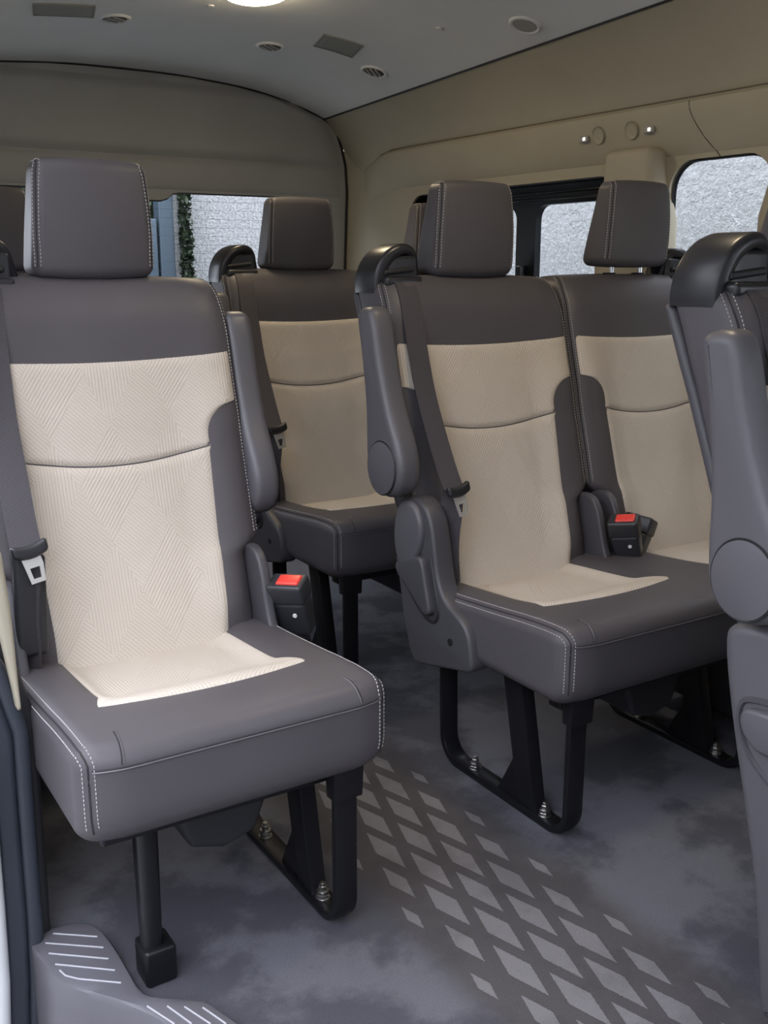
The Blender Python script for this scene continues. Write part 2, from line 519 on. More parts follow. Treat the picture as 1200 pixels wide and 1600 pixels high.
# panel joint on the duct panel, round dishes, clips
def ductx(z): return XR - sinterp([(1.314, 0), (1.320, .004), (1.352, .018), (1.40, .032), (1.425, .036), (1.438, .034)], z)
jp = [(ductx(z) - .0008, lerp(.105, .02, max(0, (1.438 - z) / .14) ** 1.5), z) for z in [lerp(1.44, 1.295, i / 14) for i in range(15)]]
obj('panel_joint', tube(jp, .0010, 5).mesh('panel_joint'), 'seam', wall_r)
def dish(y, z):
    mb = MB(); n = 24; x = ductx(z); prof = [(.024, .001), (.0225, -.003), (.0205, -.001), (.018, .003), (.010, .006), (0.001, .007)]
    for r_, d in prof:
        for i in range(n):
            a = 2*math.pi*i/n; zz = z + r_*math.sin(a); mb.v.append((min(ductx(zz) + d, ductx(zz) + .0008 if d > 0 and r_ < .02 else ductx(zz) + d) - .0035, y + r_*math.cos(a), zz))
    for j in range(len(prof) - 1):
        for i in range(n): mb.f.append((j*n+i, j*n+(i+1) % n, (j+1)*n+(i+1) % n, (j+1)*n+i))
    mb.f.append(tuple((len(prof)-1)*n+i for i in range(n)))
    obj('round_dish', mb.mesh('round_dish', 50), 'cream', wall_r)
for y, z in ((.429, 1.389), (.302, 1.389)): dish(y, z)
for y, z in ((.484, 1.384), (.237, 1.384)):
    o = obj('clip_light', rbox((ductx(z) - .004, y, z), (.012, .034, .018), .004, (2, 2, 2), 2).mesh('clip_light'), 'vent', wall_r)
    obj('indicator', rbox((ductx(z) - .0105, y - .004, z), (.004, .009, .009), .0015, (1, 1, 1), 2).mesh('indicator'), 'clip', o)
# pillar covers
def pillar(y0, y1, ztop, name='pillar_cover'):
    mb = rbox((XR - .01, (y0 + y1)/2, (ztop + .1)/2), (.085, y1 - y0, ztop - .1), .022, (4, 6, 14), 4)
    def df(x, y, z):
        f = sst(z, 1.10, ztop); c = (y0 + y1)/2
        y = c + (y - c) * (1 - .10 * f + .28 * sst(z, 1.26, 1.16))
        if x < XR: x = x - .012 * sst(z, 1.0, 1.3) * (1 - ((y - c) / (y1 - y0)) ** 2)
        return x, y, z
    mb.tf(df); obj(name, mb.mesh(name), 'cream', wall_r)
pillar(.192, .384, 1.340); pillar(-.37, -.165, 1.345); pillar(-1.48, -1.33, 1.345)
# windows: frames + glass
def window(name, wn, sgn, panes, mat='frame', label='', deep=0):
    X = lambda d: XC + sgn * (XR - XC + d - (0 if deep else .040))
    y0, y1, z0, z1 = wn
    out = rr_loop(y0 - .012, y1 + .012, z0 - .012, z1 + .012, .08); holes = [rr_loop(*p, .045 if deep else .072) for p in panes]
    mb = holed(out, holes, lambda y, z: (X(.058), y, z)); th = .082 if deep else .064; b2 = holed(out, holes, lambda y, z: (X(th), y, z)); mb.add(b2.v, b2.f)
    for h in holes: q = loopwall(h, lambda y, z: (X(.058), y, z), lambda y, z: (X(th), y, z)); mb.add(q.v, q.f)
    rim = loopwall(rr_loop(y0 + .004, y1 - .004, z0 + .004, z1 - .004, .072), lambda y, z: (X(.004 if deep else .050), y, z), lambda y, z: (X(.062), y, z)); mb.add(rim.v, rim.f)
    o = tag(obj(name, mb.mesh(name, 40), mat), label, kind='structure')
    for p in panes:
        obj('pane', holed(rr_loop(p[0] - .006, p[1] + .006, p[2] - .006, p[3] + .006, .048 if deep else .076), [], lambda y, z: (X(.070 if deep else .061), y, z)).mesh('pane', 0), 'glass', o)
    return o
wo = window('window_1', W1, 1, [(.415, .790, .90, 1.222), (.885, 1.385, .90, 1.222)], label='black framed sliding side window with two panes', deep=1)
for z, d in ((1.236, .035), (1.254, .028)):
    obj('track', rbox((XR + d, .90, z), (.012, 1.0, .006), .002, (2, 4, 1), 1).mesh('track'), 'frame', wo)
obj('latch', rbox((XR + .045, .845, 1.01), (.022, .028, .05), .006, (2, 2, 2), 3).mesh('latch'), 'dark', wo)
window('window_2', W2, 1, [(W2[0] + .005, W2[1] - .005, W2[2] + .005, W2[3] - .005)], label='small side window with rounded corners beside the cream pillar')
window('window_3', W3, 1, [(W3[0] + .012, W3[1] - .012, W3[2] + .012, W3[3] - .012)], label='side window towards the front of the van')
window('window_4', W0, 1, [(W0[0] + .012, W0[1] - .012, W0[2] + .012, W0[3] - .012)], label='foremost side window')
window('window_5', (.05, .75, .86, 1.262), -1, [(.062, .738, .872, 1.25)], label='window behind the sliding door')
window('window_6', (.85, 1.5, .86, 1.262), -1, [(.862, 1.488, .872, 1.25)], label='rearmost window on the door side')
# tailgate
HB = [(0, .86), (.8, .868), (1.036, .873), (1.319, .884), (1.415, .878), (1.48, .862), (1.531, .842), (1.565, .812), (1.585, .783), (1.609, .715), (1.632, .655), (1.655, .54), (1.672, .42), (1.686, .25), (1.690, .12)]
right = [(XC + x, z) for z, x in HB]
outer = right + [(2*XC - x, z) for x, z in reversed(right)]
HW = [(-.10, .80), (.0 + 1.40, .80)]
win = [(-.09, .76), (1.43, .76), (1.445, .78), (1.435, 1.27), (1.415, 1.292), (.872, 1.291), (.845, 1.287), (.825, 1.270), (.80, 1.262), (.56, 1.262), (.535, 1.270), (.515, 1.287), (.488, 1.291), (-.055, 1.292), (-.075, 1.27), (-.105, .78)]
def ybump(x, z): return YH
mb = holed(outer, [win], lambda x, z: (x, YH, z))
q = loopwall(win, lambda x, z: (x, YH, z), lambda x, z: (x, YH + .05, z)); mb.add(q.v, q.f)
tail = tag(obj('door_1', mb.mesh('tailgate', 40), 'hatch'), 'grey cream tailgate lining with wide rear window', kind='structure')
sur = holed([(XC - 1.02, -.1), (XC + 1.02, -.1), (XC + 1.02, 1.9), (XC - 1.02, 1.9)], [[(XC + (x - XC)*.985, min(z, 1.69)*.992 if z > .1 else .05) for x, z in outer]], lambda x, z: (x, YH + .008, z))
obj('rear_surround', sur.mesh('rear_surround', 0), 'cream', tail)
# raised upper shelf of the lining (gives the long crease)
def upper(u, v):
    z = lerp(1.412, 1.660, v); hw = interp(HB, z) - .022
    x = XC + hw * (2*u - 1)
    e = min(1.0, v / .10) ; e2 = sst((1 - abs(2*u - 1)) * hw, 0, .05); e3 = sst(1 - v, 0, .12)
    return (x, YH - .001 - .016 * sst(e, 0, 1) * e2 * e3, z)
obj('upper_lining', grid(50, 20, upper).mesh('upper_lining'), 'hatch', tail)
def lower(u, v):
    z = lerp(1.300, 1.404, v); hw = interp(HB, z) - .03
    x = XC + hw * (2*u - 1); e2 = sst((1 - abs(2*u - 1)) * hw, 0, .05)
    return (x, YH - .001 - .012 * e2 * math.sin(math.pi * min(1, max(0, v))) ** .5, z)
obj('lower_lining', grid(50, 14, lower).mesh('lower_lining'), 'hatch', tail)
obj('rear_seal', tube([(x, YH - .004, z) for x, z in outer], .0055, 6, upv=(0, 1, 0)).mesh('rear_seal'), 'rubber', tail)
obj('window_edge', tube([(x, YH + .012, z) for x, z in win], .005, 6, closed=True, upv=(0, 1, 0)).mesh('window_edge'), 'rubber', tail)
g = obj('pane', holed([(-.11, .74), (1.47, .74), (1.47, 1.31), (-.11, 1.31)], [], lambda x, z: (x, YH + .04, z)).mesh('rear_pane', 0), 'glass', tail)
for i in range(16):
    z = .80 + i * .031
    obj('defroster_line', tube([(-.08, YH + .037, z), (1.43, YH + .037, z)], .0005, 4).mesh('defroster_line'), 'shell', tail)
# D pillar: fills between tailgate edge and side wall
def dpil(u, v):
    z = lerp(0, 1.47, v); return (lerp(XC + interp(HB, z), XR + .002, u), lerp(YH + .002, 1.70, u * u), z)
obj('corner_pillar', grid(8, 24, dpil).mesh('corner_pillar'), 'cream', wall_r)
def dpil2(u, v):
    z = lerp(0, 1.47, v); return (2*XC - lerp(XC + interp(HB, z), XR + .002, u), lerp(YH + .002, 1.70, u * u), z)
obj('corner_pillar', grid(8, 24, dpil2).mesh('corner_pillar_l'), 'cream', wall_l)
# unseen cab front, added to limit daylight to its windscreen opening; header rail above
fw_ = holed([(XL - .02, -.05), (XR + .02, -.05), (XR + .02, 1.82), (XL - .02, 1.82)], [rr_loop(XL + .15, XR - .15, 1.08, 1.46, .10)], lambda x, z: (x, YF, z))
tag(obj('wall_front', fw_.mesh('wall_front', 0), 'shell'), 'added dark cab front, unseen, limiting daylight to the windscreen opening', kind='structure')
obj('windscreen', holed(rr_loop(XL + .13, XR - .13, 1.06, 1.48, .10), [], lambda x, z: (x, YF - .01, z)).mesh('windscreen', 0), 'tint', bpy.data.objects['wall_front'])  # unseen tinted glass, further limits the daylight from ahead
obj('front_header', rbox((XC, YF, 1.66), (1.84, .10, .24), .03, (4, 2, 2), 3).mesh('front_header'), 'liner', ceiling)

# ------------------------------------------------------------------ ceiling fittings
def ceil_at(x, y):
    e = .02; z = zceil(x, y)
    sx = (zceil(x + e, y) - zceil(x - e, y)) / (2*e); sy = (zceil(x, y + e) - zceil(x, y - e)) / (2*e)
    return z, math.atan(sy), -math.atan(sx)
def vent(x, y, ang, label, closed=False):
    z, rx, ry = ceil_at(x, y)
    root = empty('air_vent', (x, y, z)); root.rotation_euler = (rx, ry, 0)
    tag(root, label, 'air vent', 'round ceiling air vents')
    def ring():
        mb = MB(); n = 32; pr = [(.046, .001), (.045, -.004), (.040, -.006), (.034, -.003), (.033, .012)]
        for r_, d in pr:
            for i in range(n): a = 2*math.pi*i/n; mb.v.append((r_*math.cos(a), r_*math.sin(a), d))
        for j in range(len(pr)-1):
            for i in range(n): mb.f.append((j*n+i, j*n+(i+1) % n, (j+1)*n+(i+1) % n, (j+1)*n+i))
        return mb.mesh('vent_ring')
    def bowl():
        mb = MB(); n = 28; pr = [(.0335, -.001), (.030, -.002)]
        return cyl((0, 0, -.0005), .034, .002, 2, 28).mesh('vent_bowl')
    obj('ring', cached('vring', ring), 'liner', root)
    if closed:
        obj('shutter', cached('vshut', lambda: cyl((0, 0, -.002), .034, .005, 2, 28, .0015).mesh('vent_shutter')), 'vent', root); return
    obj('bowl', cached('vbowl', bowl), 'dark', root)
    for k in (-1, 0, 1):
        f = cached('vfin%d' % k, lambda: rbox((0, k*.016, -.004), (2*math.sqrt(.030**2 - (k*.016)**2), .008 if k else .011, .006), .002, (3, 1, 1), 2).mesh('vent_louvre'))
        o = obj('louvre', f, 'vent', root); o.rotation_euler = (0, 0, ang)
def on_ceiling(px, py):
    d = fw + rt2 * ((px - 600) / F_PX) + up2 * ((800 - py) / F_PX); o = Vector((-0.53, -1.789, 1.029)); t = .5
    while t < 6:
        p = o + d * t
        if p.z >= zceil(p.x, p.y): break
        t += .004
    return p.x, p.y
vent(.472, 1.24, .5, 'round ceiling vent nearest the left edge of the photo')
vent(.985, 1.300, .5, 'round ceiling vent between the lamp and the grey grille')
vent(1.330, 1.240, .6, 'round ceiling vent just beyond the grey grille near the roof seam')
vent(1.375, .530, .6, 'closed round ceiling vent near the roof seam on the right', True)
def ceil_patch(x0, y0, wx, wy, label, skew=.25):
    mb = grid(12, 10, lambda u, v: (x0 + (u - .5)*wx + (v - .5)*skew*wy, y0 + (v - .5)*wy + 0, zceil(x0 + (u-.5)*wx + (v-.5)*skew*wy, y0 + (v-.5)*wy) - .0035 + .004 * (1 if u in (0, 1) or v in (0, 1) else 0)))
    root = empty('speaker_grille', (0, 0, 0)); tag(root, label, 'grille', 'ceiling grilles')
    obj('mesh_cover', mb.mesh('speaker_grille'), 'grille', root)
    c = [(0, 0), (1, 0), (1, 1), (0, 1)]; path = []
    for i in range(4):
        a, b = c[i], c[(i+1) % 4]
        for k in range(6):
            u, v = lerp(a[0], b[0], k/6), lerp(a[1], b[1], k/6); X = x0 + (u-.5)*wx + (v-.5)*skew*wy; Y = y0 + (v-.5)*wy
            path.append((X, Y, zceil(X, Y) - .001))
    obj('rim', tube(path, .0018, 5, closed=True).mesh('grille_rim'), 'vent', root)
ceil_patch(.315, 1.185, .165, .12, 'flat grey grille in the ceiling at the top left')
ceil_patch(1.140, 1.14, .140, .125, 'flat grey diamond-looking grille in the ceiling right of the lamp')
# lamp
def dome(rx_, ry_, hgt, n=40, m=8):
    mb = MB()
    for j in range(m + 1):
        a = math.pi/2 * j / m
        for i in range(n): t = 2*math.pi*i/n; mb.v.append((rx_*math.cos(a)*math.cos(t), ry_*math.cos(a)*math.sin(t), -hgt*math.sin(a)))
    for j in range(m):
        for i in range(n): mb.f.append((j*n+i, j*n+(i+1) % n, (j+1)*n+(i+1) % n, (j+1)*n+i))
    return mb
BEZ, LENS = dome(.105, .125, .012).mesh('lamp_bezel'), dome(.090, .108, .026).mesh('lamp_lens')
for lx, ly, lab in ((.722, .835, 'lit warm white oval dome lamp on the headliner above the rear bench'), (.722, -.62, 'added unseen warm white dome lamp above the front bench, brightening the middle seats')):  # second lamp is unseen, added to warm and brighten the middle seats
    z, rx, ry = ceil_at(lx, ly)
    lamp = empty('ceiling_lamp', (lx, ly, z)); tag(lamp, lab, 'lamp', 'ceiling dome lamps')
    lamp.rotation_euler = (rx, ry, 0)
    obj('bezel', BEZ, 'paint', lamp); obj('lens', LENS, 'lens', lamp)
for x, y in ((.67, 1.02), (1.26, .77)):
    z, rx, ry = ceil_at(x, y)
    o = obj('screw_cover', cyl((0, 0, -.001), .010, .004, 2, 16, .001).mesh('screw_cover'), 'liner', ceiling, (x, y, z))
    o.rotation_euler = (rx, ry, 0)

# ------------------------------------------------------------------ door side: scuff trim, pillar, seal
inner = [(-.262, -.345), (-.245, -.336), (-.222, -.335), (-.185, -.345), (-.166, -.37), (-.160, -.432), (-.160, -.497), (-.161, -.550), (-.147, -.577), (-.093, -.611), (-.083, -.633), (-.066, -.685), (-.035, -.80), (-.02, -1.2), (-.02, -1.9)]
outr = [(-.272, -.37), (-.270, -.39), (-.267, -.41), (-.266, -.425), (-.263, -.445), (-.256, -.468), (-.246, -.487), (-.232, -.508), (-.205, -.541), (-.173, -.590), (-.158, -.622), (-.150, -.66), (-.13, -.80), (-.115, -1.2), (-.115, -1.9)]
inner_s = smooth_poly(inner, 1, False); outr_s = smooth_poly(outr, 1, False)
n = len(inner_s)
prof = [(0.0, .001), (0.0, .012), (.05, .020), (.15, .022), (.5, .0225), (.88, .022), (.96, .019), (1.0, .010), (1.02, -.02), (1.08, -.20), (1.10, -.22)]
mb = MB()
for i in range(n):
    a, b = inner_s[i], outr_s[i]
    for t, zz in prof: mb.v.append((lerp(a[0], b[0], t), lerp(a[1], b[1], t), zz))
k = len(prof)
for i in range(n - 1):
    for j in range(k - 1): mb.f.append((i*k+j, i*k+j+1, (i+1)*k+j+1, (i+1)*k+j))
mb.f.append(tuple(range(k)))
scuff = empty('step_trim', (-.2, -.5, 0)); tag(scuff, 'grey plastic door step trim with pale anti-slip ridges', 'step trim')
obj('cover', mb.tf(lambda x, y, z: (x + .2, y + .5, z)).mesh('step_cover'), 'scuff', scuff)
L = [[(-.235, -.355), (-.179, -.399)], [(-.251, -.372), (-.179, -.429)], [(-.253, -.399), (-.18, -.459)], [(-.251, -.429), (-.18, -.489)], [(-.249, -.446), (-.245, -.462), (-.231, -.479), (-.181, -.52)],
     [(-.165, -.586), (-.145, -.639)], [(-.141, -.601), (-.125, -.651)], [(-.121, -.615), (-.103, -.665)], [(-.1, -.63), (-.085, -.676)]]
for ln in L: obj('ridge', sweep([(x + .2, y + .5, .0228) for x, y in ln], rrect(.0026, .0020, .0009, 2)).mesh('ridge'), 'ridge', scuff)
step = rbox((-.24, -1.30, -.24), (.46, 1.6, .05), .012, (4, 8, 1), 3)
tag(obj('entry_step', step.mesh('entry_step'), 'scuff'), 'lower grey entry step below the floor edge', 'step')
# pillar beside the door opening
pil = empty('trim_1', (-.3, -.33, 0)); tag(pil, 'door pillar with blue-black rubber seals, cream trim and white paint', kind='structure')
def strip(name, x0, x1, y0, y1, z0, z1, mat, r=.008, lean=.0):
    mb = rbox(((x0+x1)/2 + .3, (y0+y1)/2 + .33, (z0+z1)/2), (x1-x0, y1-y0, z1-z0), r, (2, 2, 16), 4)
    mb.tf(lambda x, y, z: (x + lean * (z - .2) - .012 * sst(z, .05, -.25) - .22 * max(0, (z - .38)/.4)**1.5, y + .02*max(0, z - .4), z))
    obj(name, mb.mesh(name), mat, pil)
strip('inner_cover', -.262, -.232, -.345, -.09, -.02, 1.26, 'dark', .010, .012)
strip('door_seal', -.274, -.247, -.368, -.31, -.35, 1.30, 'seal', .012, .012)
strip('outer_seal', -.306, -.272, -.372, -.32, -.35, 1.30, 'seal', .010, .012)
strip('painted_body', -.42, -.304, -.40, -.30, -.40, 1.60, 'paint', .02, .012)
mb = rbox((0, 0, 0), (.020, .02, .24), .008, (2, 2, 14), 3)
def df(x, y, z):
    t = (z + .12) / .24
    x *= .35 + .75 * sst(t, -.05, .7)
    return x + .036 + .016 * (1 - t), y - .043, z + .532
obj('cream_trim', mb.tf(df).tf(lambda x, y, z: (x - .012, y, z)).mesh('cream_trim'), 'cream', pil)
obj('cream_cap', rbox((-.004, -.04, .695), (.05, .03, .075), .012, (2, 2, 3), 4).mesh('cream_cap'), 'cream', pil)

# ------------------------------------------------------------------ outdoors
gr = holed([(-8, -8), (8, -8), (8, 9), (-8, 9)], [], lambda a, b: (a, b, -.62)).mesh('ground', 0)
tag(obj('ground', gr, 'ground'), 'concrete yard outside the van', kind='structure')
def block(name, c, s, mat, label, seg=(6, 6, 6)):
    return tag(obj(name, rbox(c, s, .02, seg, 2).mesh(name), mat), label, kind='structure')
block('wall_outside_right', (2.75, .6, .75), (.2, 7.0, 2.74), 'stucco', 'rough stucco boundary wall seen through the side windows')
block('wall_outside_rear', (2.32, 3.30, .75), (1.82, .2, 2.74), 'stone', 'pale rough stone wall seen through the rear window')
block('added_wall_left', (-3.4, .6, .85), (.2, 12.0, 2.94), 'ground', 'added grey wall on the door side, unseen, blocking low sky light')  # unseen wall added to cut low sky light through the door
block('added_wall_front', (-.4, -5.6, .85), (6.0, .2, 2.94), 'ground', 'added grey wall ahead of the van, unseen, blocking low sky light')  # also added out of view, cuts low sky light from ahead
gate = empty('steel_gate', (1.15, 3.2, -.62)); tag(gate, 'blue-grey steel gate and post seen through the rear window', 'gate')
obj('post', rbox((.160, 0, 1.20), (.075, .085, 2.40), .008, (2, 2, 6), 2).mesh('gate_post'), 'gate', gate)
obj('flange', rbox((.204, .03, 1.20), (.016, .06, 2.40), .004, (2, 2, 6), 2).mesh('gate_flange'), 'gate', gate)
obj('leaf', rbox((-.50, .02, .94), (1.22, .05, 1.88), .008, (6, 2, 6), 2).mesh('gate_leaf'), 'gate', gate)
obj('stile', rbox((.085, -.01, .94), (.05, .06, 1.88), .006, (2, 2, 6), 2).mesh('gate_stile'), 'gate', gate)
def leaves(name, n, xr, yr, zr, label):
    mb = MB()
    for i in range(n):
        c = Vector((random.uniform(*xr), random.uniform(*yr), random.uniform(*zr))); a = Vector([random.gauss(0, 1) for _ in range(3)]).normalized(); b = a.cross(Vector((.3, .2, 1))).normalized(); s = random.uniform(.018, .034) * (.7 if name == 'ivy' else 1.3)
        mb.add([c - a*s, c + b*s*.55, c + a*s, c - b*s*.55], [(0, 1, 2, 3)])
    if name == 'hedge':
        q = rbox(((xr[0]+xr[1])/2, (yr[0]+yr[1])/2 + .05, (zr[0]+zr[1])/2), (xr[1]-xr[0], .2, zr[1]-zr[0]), .05, (8, 2, 8), 2); mb.add(q.v, q.f)
    tag(obj(name, mb.mesh(name, 0), 'ivy'), label, 'ivy', kind='stuff')
leaves('ivy', 2600, (1.378, 1.425), (3.11, 3.18), (.2, 1.9), 'dark ivy strip along the edge of the pale stone wall')
leaves('hedge', 16000, (-.6, 1.9), (3.45, 3.75), (.8, 2.6), 'dark green hedge behind the blue-grey gate')

# ================================================================== SEATS
PITCHX = .488
FZ = [(.34, -.184), (.38, -.171), (.45, -.150), (.55, -.121), (.65, -.094), (.717, -.076), (.79, -.062), (.88, -.043), (.95, -.022), (.99, .002), (1.01, .016)]
TZ = [(.34, .065), (.60, .070), (.69, .078), (.82, .105), (.95, .130), (1.01, .125)]
def bw(z): return lerp(.210, .2425, sst(z, .515, .548)) - .006 * sst(z, .90, 1.0)
def bolst(z): return .020 * sst(z, .36, .45) * (1 - .6 * sst(z, .74, .86))
ZB0, ZB1, RT = .345, 1.009, .032
def backrest_mb():
    mb = MB(); n = 64; lv = []
    for i in range(4): a = math.pi/2 * i / 4; lv.append((ZB0 + .02*(1 - math.sin(a)), .02*(1 - math.cos(a))))
    lv = [(ZB0 + .02 * (1 - math.cos(math.pi/2*i/4)), .02 * (1 - math.sin(math.pi/2*i/4))) for i in range(4)]
    lv += [(z, 0) for z in [ZB0 + .02 + (ZB1 - RT - ZB0 - .02) * j / 64 for j in range(65)]]
    lv += [(ZB1 - RT + RT * math.sin(math.pi/2*i/7), RT * (1 - math.cos(math.pi/2*i/7))) for i in range(1, 8)]
    for z, ins in lv:
        W = bw(z) - ins; T = sinterp(TZ, z) - ins * 1.2; yf = sinterp(FZ, z) + ins * .7; e = 6.0
        for i in range(n):
            a = 2*math.pi*i/n; c, s = math.cos(a), math.sin(a)
            x = W * math.copysign(abs(c) ** (2/e), c); yy = T/2 * math.copysign(abs(s) ** (2/e), s)
            y = yf + T/2 + yy
            if yy < 0:
                q = abs(x) / W; y += -yy/(T/2) * (-bolst(z) * (sst(q, .45, .82) - .5*sst(q, .86, 1.0)) + .010 * (1 - q*q) * sst(z, .4, .6) * (1 - sst(z, .85, .97)))
            zz = z + (.006 * (1 - (x/W)**2) if z > .97 else 0) * sst(z, .97, 1.003)
            mb.v.append((x, y, zz))
    k = len(lv)
    for j in range(k - 1):
        for i in range(n): mb.f.append((j*n+i, j*n+(i+1) % n, (j+1)*n+(i+1) % n, (j+1)*n+i))
    mb.f.append(tuple(range(n))); mb.f.append(tuple((k-1)*n+i for i in range(n)))
    return mb
BACK = backrest_mb(); BBVH = BACK.bvh()
def hw_in(z):
    if z >= .79: return .2315
    if z >= .735: return .2315 - .0630 * math.sqrt(max(0, 1 - ((z - .735)/.055)**2))
    return lerp(.154, .1685, (z - .36)/(.735 - .36))
def padded(nu, nv, fn, h, edge):
    """fn(u,v)->(p, q): surface point and outward unit; pad rises from the edge"""
def front_hit(x, z):
    h, n_, _, _ = BBVH.ray_cast(Vector((x, -.6, z)), Vector((0, 1, 0)))
    return h.y if h else sinterp(FZ, z)
def insert_back(which):
    nu, nv = 44, (26 if which == 'up' else 40)
    zmid = lambda u: .692 + .023*u*u
    ztop = lambda u: .871 + .011*u*u
    zs = []
    if which == 'up':
        zb, zt = (lambda u: zmid(u) + .0012), ztop
    else:
        zb, zt = (lambda u: .365), (lambda u: zmid(u) - .0012)
    def fn(a, v):
        u = 2*a - 1; z = lerp(zb(u), zt(u), v); x = u * hw_in(z)
        L_ = zt(u) - zb(u); dm = v*L_ if which == 'up' else (1 - v)*L_; d = min((1 - abs(u)) * hw_in(z), dm, (1 - v)*L_ if which == 'up' else 1)
        pad = (.0002 if d == dm else -.0018) + (.0050 if d == dm else .0062) * (1 - (1 - min(1, d/(.008 if d == dm else .014)))**2)
        return (x, front_hit(x, z) - pad, z)
    return grid(nu, nv, fn, lambda a, v: ((2*a-1) * hw_in(lerp(zb(2*a-1), zt(2*a-1), v)), lerp(zb(2*a-1), zt(2*a-1), v)))
def border_pts(pts):  # (x,z) -> surface polyline on the backrest front
    return [(x, front_hit(x, z) - .0006, z) for x, z in pts]
def side_rows():
    """stitched corner seam on both sides: returns seam tubes + stitch mb"""
    seam = []; st = MB()
    for s in (-1, 1):
        base = [(s * (bw(z) - .0065), z) for z in [lerp(.548, .972, i/50) for i in range(51)]]
        P = [Vector((x, front_hit(x, z), z)) for x, z in base]
        top = [Vector((s * (.2235 - .02 * t), P[-1].y + .045*t + .004, .972 + .027 * math.sin(t * math.pi/2))) for t in [i/8 for i in range(1, 9)]]
        bc = lambda h: (h.x*.7, sinterp(FZ, h.z) + .05, min(h.z, .96))
        P2, N2 = nearest(BBVH, [p + Vector((s*.004, -.004, .002)) for p in P] + [t + Vector((s*.01, 0, .012)) for t in top], bc)
        seam.append(tube(P2, .0016, 5))
        for off in ((-.0075, 0), (.003, .0085)):
            R_, Nn = nearest(BBVH, [p + Vector((s*off[0], off[1] - .001, 0)) for p in P2], bc)
            q = stitches(R_, Nn); st.add(q.v, q.f)
    return seam, st
def headrest_mb():
    mb = rbox((0, 0, 0), (.220, .09, .192), .020, (10, 6, 10), 5)
    def df(x, y, z):
        t = (z + .096) / .192
        x *= lerp(1.0, .885, t); 
        x *= 1 - .015 * (2*t - 1)**2
        f = (y + .045) / .09
        dep = lerp(.098, .058, sst(t, 0, 1) * .4 + t * .6)
        yy = f * dep
        yy -= .008 * math.sin(math.pi * t) * (1 - f)
        yy += .010 * (x / .106)**2 * (1 - f)
        z2 = z + (.004 * (1 - (x/.1)**2) if z > 0 else -.005 * (1 - (x/.11)**2) * sst(-z, .06, .096))
        return x, yy, z2
    return mb.tf(df)
HEAD = headrest_mb(); HBVH = HEAD.bvh()
def head_rows():
    seam = []; st = MB()
    for s in (-1, 1):
        pts = [Vector((s * lerp(.1075, .0955, t), .004, lerp(-.088, .088, t))) for t in [i/30 for i in range(31)]] + [Vector((s*(.0945 - .003*t), .004 + .05*t, .0985)) for t in [i/6 for i in range(1, 7)]]
        hc = lambda h: (h.x*.6, .035, h.z*.7)
        P, N_ = nearest(HBVH, [p + Vector((s*.004, -.006, .001)) for p in pts], hc)
        seam.append(tube(P, .0013, 5))
        for off in (-.006, .0):
            R_, Nn = nearest(HBVH, [p + Vector((s*off, .0 if off else .007, 0)) for p in P], hc)
            q = stitches(R_, Nn); st.add(q.v, q.f)
    return seam, st
# cushion ---------------------------------------------------------------
def cush_top(y): return sinterp([(-.62, .424), (-.55, .428), (-.47, .424), (-.40, .417), (-.30, .408), (-.17, .398), (-.1, .39)], y)
def pan(x, y): return .026 * (1 - sst(abs(x), .115, .175)) * sst(y, -.455, -.345)
def cushion_mb(width, centers):
    x0 = -.239; x1 = x0 + width
    mb = rbox(((x0+x1)/2, -.352, .355), (width, .495, .150), .032, (28 if width < .6 else 56, 28, 5), 6)
    def df(x, y, z):
        f = (z - .28) / .15
        zt = cush_top(y) - .43
        z = z + (zt - sum(pan(x - c, y) for c in centers)) * max(0, f)**1.5
        # corner rounding in plan, slight tuck below
        ex = min(x - x0, x1 - x)
        y2 = y
        if y < -.5: y2 = y + .012 * (1 - sst(ex, 0, .07)) 
        y2 += .010 * sst(z, .33, .285) * (1 if y < -.45 else 0)
        return x, y2, z
    return mb.tf(df)
